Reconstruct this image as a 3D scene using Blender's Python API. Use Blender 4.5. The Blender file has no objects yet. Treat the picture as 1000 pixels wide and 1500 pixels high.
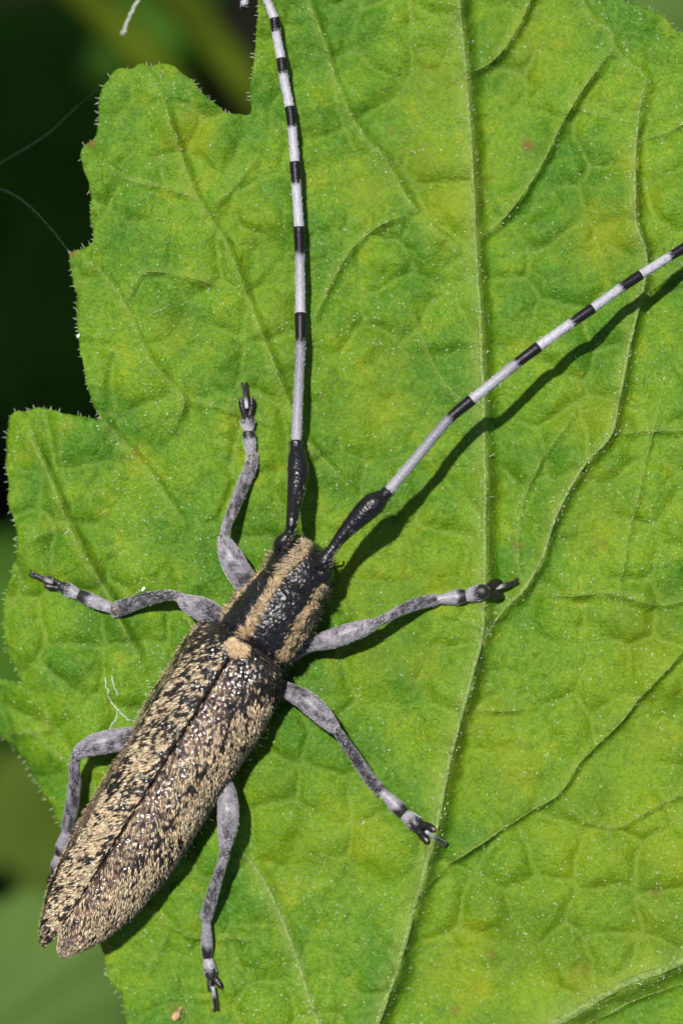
import bpy, math, random
import numpy as np
from mathutils import Vector, Matrix, geometry

# ------------------------------------------------------------------ camera, light, exposure
sc = bpy.context.scene
R = math.radians
CAMH = 40.0                       # camera height over the leaf; 100 photo pixels = 1 unit at z = 0
cam_d = bpy.data.cameras.new('camera'); cam = bpy.data.objects.new('camera', cam_d)
sc.collection.objects.link(cam); sc.camera = cam
cam.location = (0, 0, CAMH); cam.rotation_euler = (0, 0, 0)
cam_d.sensor_fit = 'VERTICAL'; cam_d.sensor_height = 36.0; cam_d.sensor_width = 24.0
cam_d.lens = 36.0 * CAMH / 15.0
cam_d.clip_start = 0.1; cam_d.clip_end = 5000
cam_d.dof.use_dof = True
cam_d.dof.focus_distance = CAMH - 0.62
cam_d.dof.aperture_fstop = 0.065
cam_d.dof.aperture_blades = 7

SUN_EL = 70.0
SH = np.array([0.57, -0.822])     # horizontal direction in which shadows fall (world x, y)
sun_dir = Vector((-SH[0]*math.cos(R(SUN_EL)), -SH[1]*math.cos(R(SUN_EL)), math.sin(R(SUN_EL))))
w = bpy.data.worlds.new('World'); sc.world = w; w.use_nodes = True
nt = w.node_tree; bg = nt.nodes['Background']
sky = nt.nodes.new('ShaderNodeTexSky'); sky.sky_type = 'NISHITA'; sky.sun_disc = False
sky.sun_elevation = R(SUN_EL); sky.sun_rotation = math.atan2(sun_dir.x, sun_dir.y)
nt.links.new(sky.outputs[0], bg.inputs[0]); bg.inputs[1].default_value = 0.06
sun_d = bpy.data.lights.new('sun', 'SUN'); sun_o = bpy.data.objects.new('sun', sun_d)
sc.collection.objects.link(sun_o)
sun_d.energy = 4.6; sun_d.angle = R(1.2); sun_d.color = (1.0, 0.965, 0.91)
sun_o.rotation_euler = sun_dir.to_track_quat('Z', 'Y').to_euler(); sun_o.location = (-5, 15, 30)
vs = sc.view_settings; vs.view_transform = 'Standard'; vs.look = 'None'; vs.gamma = 1; vs.use_curve_mapping = False
vs.exposure = 0.35
sc.cycles.use_denoising = True
sc.cycles.sample_clamp_indirect = 4
sc.cycles.max_bounces = 5; sc.cycles.diffuse_bounces = 3; sc.cycles.glossy_bounces = 2; sc.cycles.transmission_bounces = 2

rng = np.random.default_rng(7); random.seed(7)
COL = sc.collection

# ------------------------------------------------------------------ helpers
def P(px, py, z=0.0):
    """the point at height z that the photograph shows at pixel (px, py)"""
    k = (CAMH - z) / CAMH
    return np.stack([(np.asarray(px, float)-500)/100*k, (750-np.asarray(py, float))/100*k,
                     np.asarray(z, float)+0*np.asarray(px, float)], -1)

def vnoise(x, y, seed=0):
    x = np.asarray(x, float); y = np.asarray(y, float)
    xi = np.floor(x).astype(np.int64); yi = np.floor(y).astype(np.int64)
    fx = x-xi; fy = y-yi; fx = fx*fx*(3-2*fx); fy = fy*fy*(3-2*fy)
    def h(a, b):
        n = (a*374761393 + b*668265263 + seed*1442695041) & 0x7fffffff
        n = ((n ^ (n >> 13))*1274126177) & 0x7fffffff
        return ((n ^ (n >> 16)) & 0xffff)/65535.0
    return (h(xi, yi)*(1-fx)+h(xi+1, yi)*fx)*(1-fy)+(h(xi, yi+1)*(1-fx)+h(xi+1, yi+1)*fx)*fy
def fbm(x, y, seed=0, o=3):
    s = 0; a = 1; t = 0
    for i in range(o):
        s = s+a*vnoise(np.asarray(x)*2**i, np.asarray(y)*2**i, seed+i*17); t += a; a *= .5
    return s/t
def sst(a, b, x):
    t = np.clip((np.asarray(x, float)-a)/(b-a), 0, 1); return t*t*(3-2*t)

def link(name, me, mat=None, parent=None):
    o = bpy.data.objects.new(name, me); COL.objects.link(o)
    if mat: me.materials.append(mat)
    if parent:
        o.parent = parent
        if parent.type == 'EMPTY': o.matrix_parent_inverse = Matrix.Translation(-Vector(parent.location))
    return o
def mesh_obj(name, V, F, mat=None, parent=None, col=None, smooth=True, attrs=None):
    me = bpy.data.meshes.new(name)
    V = np.asarray(V, float)
    me.from_pydata(V.tolist(), [], F if isinstance(F, list) else F.tolist())
    if smooth: me.polygons.foreach_set('use_smooth', np.ones(len(me.polygons), bool))
    if col is not None:
        a = me.color_attributes.new('col', 'FLOAT_COLOR', 'POINT')
        c = np.ones((len(V), 4), np.float32); c[:, :3] = col
        a.data.foreach_set('color', c.ravel())
    for k, v in (attrs or {}).items():
        a = me.attributes.new(k, 'FLOAT', 'POINT'); a.data.foreach_set('value', np.asarray(v, np.float32))
    me.update()
    return link(name, me, mat, parent)
def thing(name, loc, label, cat, group=None):
    o = bpy.data.objects.new(name, None); COL.objects.link(o); o.location = loc; o.empty_display_size = .2
    return tag(o, label, cat, group)
def tag(o, label, cat, group=None):
    o['label'] = label; o['category'] = cat
    if group: o['group'] = group
    return o

def catmull(p, sub):
    p = np.asarray(p, float)
    if len(p) == 2 or sub == 1:
        n = (len(p)-1)*sub+1; t = np.linspace(0, len(p)-1, n)
        return np.stack([np.interp(t, np.arange(len(p)), p[:, k]) for k in range(p.shape[1])], -1)
    q = np.vstack([2*p[0]-p[1], p, 2*p[-1]-p[-2]]); out = []
    for i in range(len(p)-1):
        a, b, c, d = q[i:i+4]
        for t in np.arange(sub)/sub:
            out.append(.5*(2*b+(c-a)*t+(2*a-5*b+4*c-d)*t*t+(3*b-a-3*c+d)*t**3))
    out.append(p[-1]); return np.array(out)
def norm(v): return v/np.maximum(np.linalg.norm(v, axis=-1, keepdims=True), 1e-9)

def tube(pts, rad, ns=12, sub=6, flat=1.0, caps=True, up=(0, 0, 1)):
    """tapered tube through pts (n,3), radii rad; returns V, F, s (0..1 along), angle, normal, tangent"""
    q = catmull(np.column_stack([np.asarray(pts, float), np.asarray(rad, float)]), sub)
    c = q[:, :3]; r = np.maximum(q[:, 3], 1e-4)
    T = norm(np.gradient(c, axis=0))
    if caps:
        k = np.array([0.0, .45, .8])
        c0 = c[0]-T[0]*r[0]*.7*(1-k)[:, None]; c1 = c[-1]+T[-1]*r[-1]*.7*(1-k[::-1])[:, None]
        r = np.concatenate([r[0]*np.array([.02, .6, .9]), r, r[-1]*np.array([.9, .6, .02])])
        c = np.vstack([c0, c, c1]); T = np.vstack([np.repeat(T[:1], 3, 0), T, np.repeat(T[-1:], 3, 0)])
    up = np.array(up, float)
    S = norm(np.cross(T, up)); U = np.cross(S, T)
    a = np.arange(ns)/ns*2*np.pi
    N = np.cos(a)[None, :, None]*S[:, None]+np.sin(a)[None, :, None]*U[:, None]*flat
    V = c[:, None]+N*r[:, None, None]
    d = np.concatenate([[0], np.cumsum(np.linalg.norm(np.diff(c, axis=0), axis=1))]); d /= d[-1]
    n = len(c); i = np.arange(n-1)[:, None]*ns; j = np.arange(ns)[None]; jn = (j+1) % ns
    F = np.stack([i+j, i+jn, i+ns+jn, i+ns+j], -1).reshape(-1, 4)
    return (V.reshape(-1, 3), F, np.repeat(d, ns), np.tile(a, n), norm(N).reshape(-1, 3), np.repeat(T, ns, 0))
def merge(parts):
    V = []; F = []; o = 0
    for v, f in parts:
        V.append(v); F += (np.asarray(f)+o).tolist(); o += len(v)
    return np.vstack(V), F

def hairs(name, p, d, ln, wd, mat, parent, col=None, bend=None):
    """many fine tapered hairs in one mesh: p root, d direction, ln length, wd root radius"""
    p = np.asarray(p, float); n = len(p); d = norm(np.asarray(d, float))
    a = norm(np.cross(d, np.where(np.abs(d[:, 2:]) > .9, [[1., 0, 0]], [[0., 0, 1]]))); b = np.cross(d, a)
    ln = np.broadcast_to(ln, n)[:, None]; wd = np.broadcast_to(wd, n)[:, None]
    bend = np.zeros(3) if bend is None else np.asarray(bend)
    mid = p+d*ln*.55; tip = p+d*ln+bend*ln
    ring = lambda c, r: [c+a*r, c+(-.5*a+.866*b)*r, c+(-.5*a-.866*b)*r]
    V = np.stack(ring(p, wd)+ring(mid, wd*.8)+[tip], 1).reshape(-1, 3)
    base = (np.arange(n)*7)[:, None]
    tri = []
    for i in range(3):
        k = (i+1) % 3
        tri += [[i, k, 3+k], [i, 3+k, 3+i], [3+i, 3+k, 6]]
    F = (base[:, :, None]+np.array(tri)[None]).reshape(-1, 3)
    me = bpy.data.meshes.new(name)
    me.vertices.add(len(V)); me.vertices.foreach_set('co', V.astype(np.float32).ravel())
    me.loops.add(F.size); me.loops.foreach_set('vertex_index', F.astype(np.int32).ravel())
    me.polygons.add(len(F)); me.polygons.foreach_set('loop_start', (np.arange(len(F))*3).astype(np.int32))
    me.polygons.foreach_set('use_smooth', np.ones(len(F), bool))
    if col is not None:
        at = me.color_attributes.new('col', 'FLOAT_COLOR', 'POINT')
        c = np.ones((n, 7, 4), np.float32); c[:, :, :3] = np.broadcast_to(col, (n, 3))[:, None]
        at.data.foreach_set('color', c.ravel())
    me.update(); me.validate()
    o = link(name, me, mat, parent); o['kind'] = 'stuff'
    return o

# ------------------------------------------------------------------ materials
def new_mat(name):
    m = bpy.data.materials.new(name); m.use_nodes = True
    n = m.node_tree.nodes; b = n['Principled BSDF']
    return m, m.node_tree, n, m.node_tree.links, b
def node(n, t, **k):
    x = n.new(t)
    for a, v in k.items(): setattr(x, a, v)
    return x
def attr_mat(name, rough=.5, spec=.5, nscale=6., stretch=(1, 1, 1), nvar=.35, bump=.15, bscale=20., bdist=.02, sheen=0., vor=None):
    """colour from the 'col' attribute, broken up by noise, with fine relief"""
    m, t, n, l, b = new_mat(name)
    at = node(n, 'ShaderNodeAttribute', attribute_name='col')
    tc = node(n, 'ShaderNodeTexCoord'); mp = node(n, 'ShaderNodeMapping'); mp.inputs['Scale'].default_value = stretch
    l.new(tc.outputs['Object'], mp.inputs[0])
    no = node(n, 'ShaderNodeTexNoise'); no.inputs['Scale'].default_value = nscale; no.inputs['Detail'].default_value = 4
    l.new(mp.outputs[0], no.inputs['Vector'])
    mr = node(n, 'ShaderNodeMapRange'); mr.inputs[1].default_value = .3; mr.inputs[2].default_value = .7
    mr.inputs[3].default_value = 1-nvar; mr.inputs[4].default_value = 1+nvar
    l.new(no.outputs['Fac'], mr.inputs[0])
    mu = node(n, 'ShaderNodeMix', data_type='RGBA', blend_type='MULTIPLY'); mu.inputs['Factor'].default_value = 1
    l.new(at.outputs['Color'], mu.inputs['A']); l.new(mr.outputs[0], mu.inputs['B'])
    l.new(mu.outputs['Result'], b.inputs['Base Color'])
    b.inputs['Roughness'].default_value = rough; b.inputs['Specular IOR Level'].default_value = spec
    if sheen:
        b.inputs['Sheen Weight'].default_value = sheen; b.inputs['Sheen Roughness'].default_value = .4
    n2 = node(n, 'ShaderNodeTexNoise'); n2.inputs['Scale'].default_value = bscale; n2.inputs['Detail'].default_value = 3
    l.new(tc.outputs['Object'], n2.inputs['Vector'])
    bp = node(n, 'ShaderNodeBump'); bp.inputs['Strength'].default_value = bump; bp.inputs['Distance'].default_value = bdist
    if vor:
        v = node(n, 'ShaderNodeTexVoronoi'); v.inputs['Scale'].default_value = vor; l.new(tc.outputs['Object'], v.inputs['Vector'])
        ad = node(n, 'ShaderNodeMath', operation='MULTIPLY_ADD'); ad.inputs[1].default_value = 1.3
        l.new(v.outputs['Distance'], ad.inputs[0]); l.new(n2.outputs['Fac'], ad.inputs[2]); l.new(ad.outputs[0], bp.inputs['Height'])
    else:
        l.new(n2.outputs['Fac'], bp.inputs['Height'])
    l.new(bp.outputs[0], b.inputs['Normal'])
    return m
def plain_mat(name, colr, rough=.6, spec=.4, var=.3, scale=3., bump=.2, transl=0.):
    m, t, n, l, b = new_mat(name)
    tc = node(n, 'ShaderNodeTexCoord'); no = node(n, 'ShaderNodeTexNoise')
    no.inputs['Scale'].default_value = scale; no.inputs['Detail'].default_value = 5; l.new(tc.outputs['Object'], no.inputs['Vector'])
    rp = node(n, 'ShaderNodeValToRGB')
    rp.color_ramp.elements[0].position = .3; rp.color_ramp.elements[1].position = .72
    rp.color_ramp.elements[0].color = [c*(1-var) for c in colr]+[1]; rp.color_ramp.elements[1].color = [c*(1+var) for c in colr]+[1]
    l.new(no.outputs['Fac'], rp.inputs[0]); l.new(rp.outputs[0], b.inputs['Base Color'])
    b.inputs['Roughness'].default_value = rough; b.inputs['Specular IOR Level'].default_value = spec
    bp = node(n, 'ShaderNodeBump'); bp.inputs['Strength'].default_value = bump; bp.inputs['Distance'].default_value = .05
    l.new(no.outputs['Fac'], bp.inputs['Height']); l.new(bp.outputs[0], b.inputs['Normal'])
    return m

def leaf_material():
    m, t, n, l, b = new_mat('leaf_tissue')
    tc = node(n, 'ShaderNodeTexCoord')
    def noise(scale, detail=4, dist=0.):
        x = node(n, 'ShaderNodeTexNoise'); x.inputs['Scale'].default_value = scale; x.inputs['Detail'].default_value = detail
        x.inputs['Distortion'].default_value = dist; l.new(tc.outputs['Object'], x.inputs['Vector']); return x
    def mix(f, a, c, blend='MIX'):
        x = node(n, 'ShaderNodeMix', data_type='RGBA', blend_type=blend)
        for s, v in (('Factor', f), ('A', a), ('B', c)):
            if hasattr(v, 'is_linked') or hasattr(v, 'links'): l.new(v, x.inputs[s])
            elif isinstance(v, tuple): x.inputs[s].default_value = v+(1,)
            else: x.inputs[s].default_value = v
        return x.outputs['Result']
    def rng_(o, a, c, d=0., e=1.):
        x = node(n, 'ShaderNodeMapRange', interpolation_type='SMOOTHSTEP'); l.new(o, x.inputs[0])
        for i, v in enumerate((a, c, d, e)): x.inputs[i+1].default_value = v
        return x.outputs[0]
    def math_(op, a, c):
        x = node(n, 'ShaderNodeMath', operation=op)
        for i, v in enumerate((a, c)):
            if isinstance(v, (int, float)): x.inputs[i].default_value = v
            else: l.new(v, x.inputs[i])
        return x.outputs[0]
    big = noise(.75, 3); med = noise(2.7, 5, .5); fine = noise(8, 6, .6); micro = noise(30, 5, .3); cell = noise(14, 2, 1.2)
    c = mix(rng_(big.outputs['Fac'], .36, .62), (.050, .155, .004), (.116, .228, .004))
    yel = math_('MULTIPLY', rng_(med.outputs['Fac'], .50, .72), rng_(big.outputs['Fac'], .30, .62))
    c = mix(math_('MULTIPLY', yel, .62), c, (.225, .275, .004))
    c = mix(rng_(fine.outputs['Fac'], .50, .75, 0., .60), c, (.032, .118, .004))
    c = mix(rng_(fine.outputs['Fac'], .50, .28, 0., .40), c, (.165, .275, .020))
    # fine vein net
    v = node(n, 'ShaderNodeTexVoronoi', feature='DISTANCE_TO_EDGE'); v.inputs['Scale'].default_value = 2.3
    wob = node(n, 'ShaderNodeMix', data_type='RGBA', blend_type='ADD'); wob.inputs['Factor'].default_value = .35
    l.new(tc.outputs['Object'], wob.inputs['A']); l.new(med.outputs['Color'], wob.inputs['B']); l.new(wob.outputs['Result'], v.inputs['Vector'])
    v2 = node(n, 'ShaderNodeTexVoronoi', feature='DISTANCE_TO_EDGE'); v2.inputs['Scale'].default_value = 8.5
    l.new(wob.outputs['Result'], v2.inputs['Vector'])
    net = rng_(v.outputs['Distance'], .0, .085, 1., 0.); net2 = rng_(v2.outputs['Distance'], .0, .09, 1., 0.)
    c = mix(math_('MULTIPLY', net, .12), c, (.17, .28, .03))
    c = mix(math_('MULTIPLY', net2, .16), c, (.16, .27, .03))
    c = mix(1., c, rng_(micro.outputs['Fac'], .30, .70, .74, 1.26), 'MULTIPLY')
    c = mix(rng_(cell.outputs['Fac'], .56, .70, 0., .35), c, (.15, .29, .05))
    # main veins, yellowed patches and brown spots stored on the blade
    va = node(n, 'ShaderNodeAttribute', attribute_name='vein'); c = mix(math_('MULTIPLY', va.outputs['Fac'], .45), c, (.22, .30, .055))
    ya = node(n, 'ShaderNodeAttribute', attribute_name='yellow'); c = mix(math_('MULTIPLY', ya.outputs['Fac'], .5), c, (.29, .30, .004))
    ba = node(n, 'ShaderNodeAttribute', attribute_name='brown'); c = mix(ba.outputs['Fac'], c, (.16, .075, .02))
    l.new(c, b.inputs['Base Color'])
    b.inputs['Roughness'].default_value = .50; b.inputs['Specular IOR Level'].default_value = .20
    h = math_('ADD', math_('MULTIPLY', net, .20), math_('MULTIPLY', net2, .12))
    h = math_('ADD', h, math_('MULTIPLY', fine.outputs['Fac'], 1.5)); h = math_('ADD', h, math_('MULTIPLY', micro.outputs['Fac'], 1.3))
    bp = node(n, 'ShaderNodeBump'); bp.inputs['Strength'].default_value = .55; bp.inputs['Distance'].default_value = .035
    l.new(h, bp.inputs['Height']); l.new(bp.outputs[0], b.inputs['Normal'])
    tr = node(n, 'ShaderNodeBsdfTranslucent'); l.new(c, tr.inputs['Color'])
    ms = node(n, 'ShaderNodeMixShader'); ms.inputs[0].default_value = .14
    l.new(b.outputs[0], ms.inputs[1]); l.new(tr.outputs[0], ms.inputs[2]); l.new(ms.outputs[0], n['Material Output'].inputs[0])
    return m

M_leaf = leaf_material()
M_vein = plain_mat('vein_tissue', (.145, .235, .028), .6, .12, .35, 14, .8)
M_rib = plain_mat('rib_tissue', (.170, .245, .055), .6, .15, .35, 16, .9)
M_petiole = plain_mat('petiole_green', (.10, .15, .03), .5, .4, .3, 4)
M_leafhair = plain_mat('leaf_hair', (.50, .56, .36), .25, .5, .1, 5, 0)
M_hair = attr_mat('setae', .42, .45, 3, nvar=.12, bump=0)
M_chitin = attr_mat('black_chitin', .30, .55, 10, nvar=.25, bump=.9, bscale=26, bdist=.011, vor=20)
M_elytra = attr_mat('elytra_chitin', .17, 1.0, 10, nvar=.3, bump=1., bscale=20, bdist=.018, vor=14)
M_limb = attr_mat('grey_limb', .42, .45, 16, nvar=.26, bump=.35, bscale=30, sheen=.25)
M_shiny = attr_mat('shiny_black', .33, .40, 10, nvar=.2, bump=.5, bscale=30, bdist=.012, vor=22)
M_ant = attr_mat('antenna_band', .36, .22, 30, nvar=.16, bump=.3, bscale=45)
M_silk = plain_mat('silk', (.75, .76, .72), .3, .6, .05, 5, 0)
M_soil = plain_mat('soil', (.008, .009, .004), .95, .1, .5, .4, .6)
M_thread = plain_mat('thin_silk', (.22, .23, .2), .4, .4, .05, 5, 0)
M_bits = plain_mat('debris', (.38, .26, .12), .7, .3, .4, 8, .4)

# ------------------------------------------------------------------ ground far below
GZ = -46.0
g = mesh_obj('ground', [(-900, -900, GZ), (900, -900, GZ), (900, 900, GZ), (-900, 900, GZ)], [[0, 1, 2, 3]], M_soil, smooth=False)
g['kind'] = 'structure'

# ------------------------------------------------------------------ the leaf the beetle stands on
VEINS = {   # photo-pixel polylines: (points, half-width px, relief units)
 'mid': ([(640,-310),(655,-150),(668,-20),(680,90),(688,200),(695,350),(703,500),(708,650),(708,800),(705,920),(690,985),(660,1100),(635,1220),(608,1320),(580,1420),(552,1500),(532,1600),(530,1650)], 7.0, .21),
 'A': ([(702,945),(735,897),(770,858),(795,810),(812,755),(850,685),(888,640),(902,590),(920,500),(943,390),(926,320),(930,200),(945,110)], 4.6, .155),
 'A2': ([(945,110),(900,72),(893,48),(862,18),(840,-30)], 2.6, .04),
 'B': ([(700,352),(745,310),(790,245),(820,185),(850,135),(895,72)], 3.6, .135),
 'C': ([(684,108),(728,80),(757,40),(776,0),(800,-60)], 3.4, .125),
 'D': ([(692,378),(640,340),(597,292),(565,235),(530,195),(500,140),(478,70),(452,0),(440,-60)], 3.2, .065),
 'E': ([(600,314),(583,318),(545,338),(512,368),(482,420),(455,480)], 2.6, .055),
 'F': ([(215,98),(240,150),(256,200),(290,290),(330,355),(360,430),(388,500),(415,570),(445,640),(490,690),(530,735)], 3.2, .08),
 'G': ([(150,235),(195,265),(240,276),(288,290)], 2.2, .045),
 'G2': ([(385,225),(345,270),(310,308)], 2.0, .03),
 'H': ([(347,428),(280,408),(220,398),(197,418),(186,445)], 2.4, .05),
 'I': ([(104,368),(145,395),(180,440),(210,505),(230,540),(270,585),(252,632)], 2.8, .06),
 'I2': ([(270,585),(330,600),(410,628)], 2.0, .04),
 'J': ([(40,615),(52,655),(85,725),(103,770),(130,822),(158,870),(185,925),(212,980)], 3.6, .12),
 'J2': ([(92,615),(88,660),(100,720)], 1.8, .03),
 'J3': ([(103,770),(60,785),(35,800)], 1.8, .03),
 'K': ([(140,602),(158,622),(178,645),(200,668),(226,698),(270,765)], 3.0, .08),
 'L': ([(1180,1335),(1000,1405),(930,1430),(870,1464),(800,1505),(700,1560),(600,1625),(535,1655)], 10.0, .17),
 'L2': ([(1000,1442),(940,1462),(880,1492),(800,1530)], 2.4, .05),
 'M': ([(612,1308),(665,1262),(720,1225),(780,1186),(820,1160),(850,1115),(905,1060),(940,1015),(985,965),(1060,880)], 2.8, .11),
 'N': ([(820,1160),(850,1198),(900,1213),(960,1180),(1040,1150)], 2.0, .05),
 'O': ([(893,637),(950,632),(1010,631),(1100,640)], 2.8, .06),
 'O2': ([(973,545),(955,632),(926,750),(905,862),(905,900)], 2.0, .04),
 'P': ([(778,864),(825,873),(895,869),(960,885),(1050,870)], 2.4, .06),
 'Q': ([(768,862),(758,818),(760,760),(778,702),(802,658),(845,600)], 2.4, .05),
 'R': ([(345,1235),(390,1300),(425,1380),(462,1490),(500,1600),(528,1652)], 5.0, .05),
 'S': ([(150,1290),(222,1338),(250,1360),(300,1377),(410,1372)], 1.8, .045),
 'S2': ([(250,1360),(232,1400),(214,1432)], 1.8, .03),
 'T': ([(690,1040),(730,1042),(765,1040)], 2.0, .045),
 'U': ([(935,440),(990,395),(1040,350)], 2.0, .04),
 'V': ([(936,205),(975,195),(1020,170)], 1.8, .035),
 'W': ([(836,155),(880,170),(928,185)], 1.8, .035),
 'X': ([(700,610),(650,560),(620,500),(600,440)], 1.8, .03),
 'Y': ([(60,1035),(70,1068),(52,1075),(0,1080)], 2.4, .05),
 'Z': ([(20,1060),(75,1100),(130,1150),(200,1220)], 2.2, .05),
}
OUT = [(376,0),(376,30),(373,75),(369,110),(366,140),(367,158),(371,166),(352,167),(338,165),(324,160),(306,148),(292,132),(280,116),
 (268,108),(262,101),(250,98),(240,92),(222,95),(208,93),(190,99),(172,99),(162,106),(152,124),(146,143),(142,163),(141,196),(131,205),(121,218),
 (118,238),(127,262),(134,285),(136,318),(137,352),(134,362),(108,366),(100,366),(103,392),(111,428),(112,468),(116,502),(121,533),(131,572),(140,600),
 (153,617),(120,610),(86,602),(55,596),(36,600),(14,604),(7,618),(5,640),(6,680),(10,716),(17,759),(24,781),(23,812),(17,836),(11,855),(3,874),(1,908),
 (2,941),(11,970),(25,995),(32,1004),(18,1003),(4,998),(-15,999),(-40,1015),(-48,1040),(-30,1068),(0,1093),(29,1122),(52,1158),(71,1190),(87,1219),
 (100,1260),(110,1300),(122,1342),(140,1384),(153,1410),(157,1440),(175,1466),(184,1500),(205,1560),(235,1600),(300,1660),(380,1710),(470,1700),
 (515,1672),(530,1650),(545,1672),(600,1700),(750,1740),(900,1790),(1080,1800),(1200,1710),(1350,1650),(1450,1520),(1440,1410),(1520,1320),(1560,1150),
 (1500,1050),(1540,900),(1500,760),(1420,700),(1430,560),(1380,440),(1290,420),(1300,300),(1260,200),(1200,180),(1180,90),(1100,45),(1040,66),(1000,51),
 (993,46),(984,41),(977,29),(967,20),(955,15),(945,10),(935,5),(918,7),(912,2),(900,-18),(870,-50),(850,-110),(800,-150),(780,-230),(720,-280),(640,-330),(560,-260),
 (480,-220),(450,-150),(400,-120),(382,-60)]

SEGS = []
for k, (pl, hw, rel) in VEINS.items():
    q = catmull(pl, 4); d = np.concatenate([[0], np.cumsum(np.linalg.norm(np.diff(q, axis=0), axis=1))]); d /= d[-1]
    SEGS.append((k, q, d, hw, rel))

def base_h(x, y):
    x = np.asarray(x, float); y = np.asarray(y, float)
    z = .42*(fbm(x/330+3.1, y/330+1.7, 5, 2)-.5)+.17*(fbm(x/110, y/110, 9, 2)-.5)+.040*(fbm(x/34, y/34, 12, 2)-.5)
    # lobes of the left margin bend down, the right half rises gently
    e = sst(170, -60, x)
    z = z-.35*e*e-1.0*sst(140, -10, x)*sst(960, 1150, y)*.45-.30*sst(200, 40, x)*sst(300, 100, y)
    s = (x*.5-y*.35)                       # lower-left corner of the blade falls away
    z = z-.55*sst(60, -430, x*.9-(y-900)*.75)*sst(420, 60, x)
    z = z+.10*sst(720, 1000, x)
    return z
def vein_h(x, y):
    x = np.asarray(x, float); y = np.asarray(y, float)
    z = np.zeros_like(x); vein = np.zeros_like(x)
    for k, q, dd, hw, rel in SEGS:
        m = (x > q[:, 0].min()-130) & (x < q[:, 0].max()+130) & (y > q[:, 1].min()-130) & (y < q[:, 1].max()+130)
        if not m.any(): continue
        X = x[m]; Y = y[m]; best = np.full(X.shape, 1e9); sd = np.zeros_like(X); tt = np.zeros_like(X)
        for i in range(len(q)-1):
            a = q[i]; b = q[i+1]; v = b-a; L2 = v@v
            t = np.clip(((X-a[0])*v[0]+(Y-a[1])*v[1])/L2, 0, 1)
            dx = X-(a[0]+t*v[0]); dy = Y-(a[1]+t*v[1]); d2 = dx*dx+dy*dy
            nx, ny = v[1], -v[0]
            if nx*.85+ny*.5 < 0: nx, ny = -nx, -ny
            up = d2 < best; best[up] = d2[up]; sd[up] = np.sign(dx*nx+dy*ny)[up]; tt[up] = (dd[i]+t*(dd[i+1]-dd[i]))[up]
        d = np.sqrt(best)
        fade = np.minimum(1, np.minimum(tt, 1-tt)*6+.15) if k not in ('mid', 'L') else 1.0
        lit = rel*np.exp(-(d/(hw*7))**1.15)
        dark = rel*(2.1*np.exp(-(d/(hw*2.2))**1.9)-1.1*np.exp(-(d/(hw*9))**1.3))
        z[m] += np.where(sd > 0, dark, lit)*fade
        vein[m] = np.maximum(vein[m], np.exp(-(d/(hw*1.3+np.where(sd < 0, hw*1.2+2, 0)))**2)*np.minimum(1, fade*1.0)*min(1, .35+hw/9))
    return z, vein
def cells(x, y, size, seed):
    """distance (px) to the nearest border of an irregular cell pattern"""
    x = np.asarray(x, float); y = np.asarray(y, float)
    u = (x+26*(fbm(x/60, y/60, seed+1, 2)-.5))/size; v = (y+26*(fbm(x/60, y/60, seed+2, 2)-.5))/size
    iu = np.floor(u).astype(np.int64); iv = np.floor(v).astype(np.int64)
    f1 = np.full(u.shape, 9.); f2 = np.full(u.shape, 9.)
    for a in (-1, 0, 1):
        for b in (-1, 0, 1):
            cx = iu+a+.12+.76*vnoise(iu+a+.0, iv+b+.0, seed+5); cy = iv+b+.12+.76*vnoise(iu+a+.0, iv+b+.0, seed+6)
            d = np.hypot(cx-u, cy-v); m = d < f1
            f2 = np.where(m, f1, np.minimum(f2, d)); f1 = np.where(m, d, f1)
    return (f2-f1)*size*.5
def pucker(x, y):
    d1 = cells(x, y, 86, 700); d2 = cells(x, y, 34, 740)
    k1 = sst(.30, .62, fbm(np.asarray(x)/95, np.asarray(y)/95, 760, 2)); k2 = sst(.42, .70, fbm(np.asarray(x)/70, np.asarray(y)/70, 770, 2))
    h = .17*(.25+.75*k1)*(1-np.exp(-(d1/15)**1.1))+.055*(.2+.8*k2)*(1-np.exp(-(d2/7)**1.1))
    h = h-.12
    return h, k1*np.exp(-(d1/2.6)**2)*.55+k2*np.exp(-(d2/2.0)**2)*.3
def leaf_h(x, y):
    return base_h(x, y)+pucker(np.atleast_1d(x), np.atleast_1d(y))[0]+vein_h(np.atleast_1d(x), np.atleast_1d(y))[0]
def lh(x, y): return float(leaf_h(np.array([x], float), np.array([y], float))[0])

def resample(poly, step):
    p = np.array(poly+[poly[0]], float); out = []
    for a, b in zip(p[:-1], p[1:]):
        n = max(1, int(np.linalg.norm(b-a)/step)); out += [a+(b-a)*t for t in np.arange(n)/n]
    return np.array(out)
op = resample(OUT, 5.0)
# soften the polygon corners, then give the margin its small teeth
for _ in range(2): op = .25*np.roll(op, 1, 0)+.5*op+.25*np.roll(op, -1, 0)
tn = norm(np.roll(op, -1, 0)-np.roll(op, 1, 0)); nn = np.stack([-tn[:, 1], tn[:, 0]], 1)
arc = np.cumsum(np.linalg.norm(np.roll(op, -1, 0)-op, axis=1))
op = op+nn*(4.2*(vnoise(arc/17, arc*0, 3)-.5)+2.6*(vnoise(arc/7, arc*0, 4)-.5))[:, None]

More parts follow.
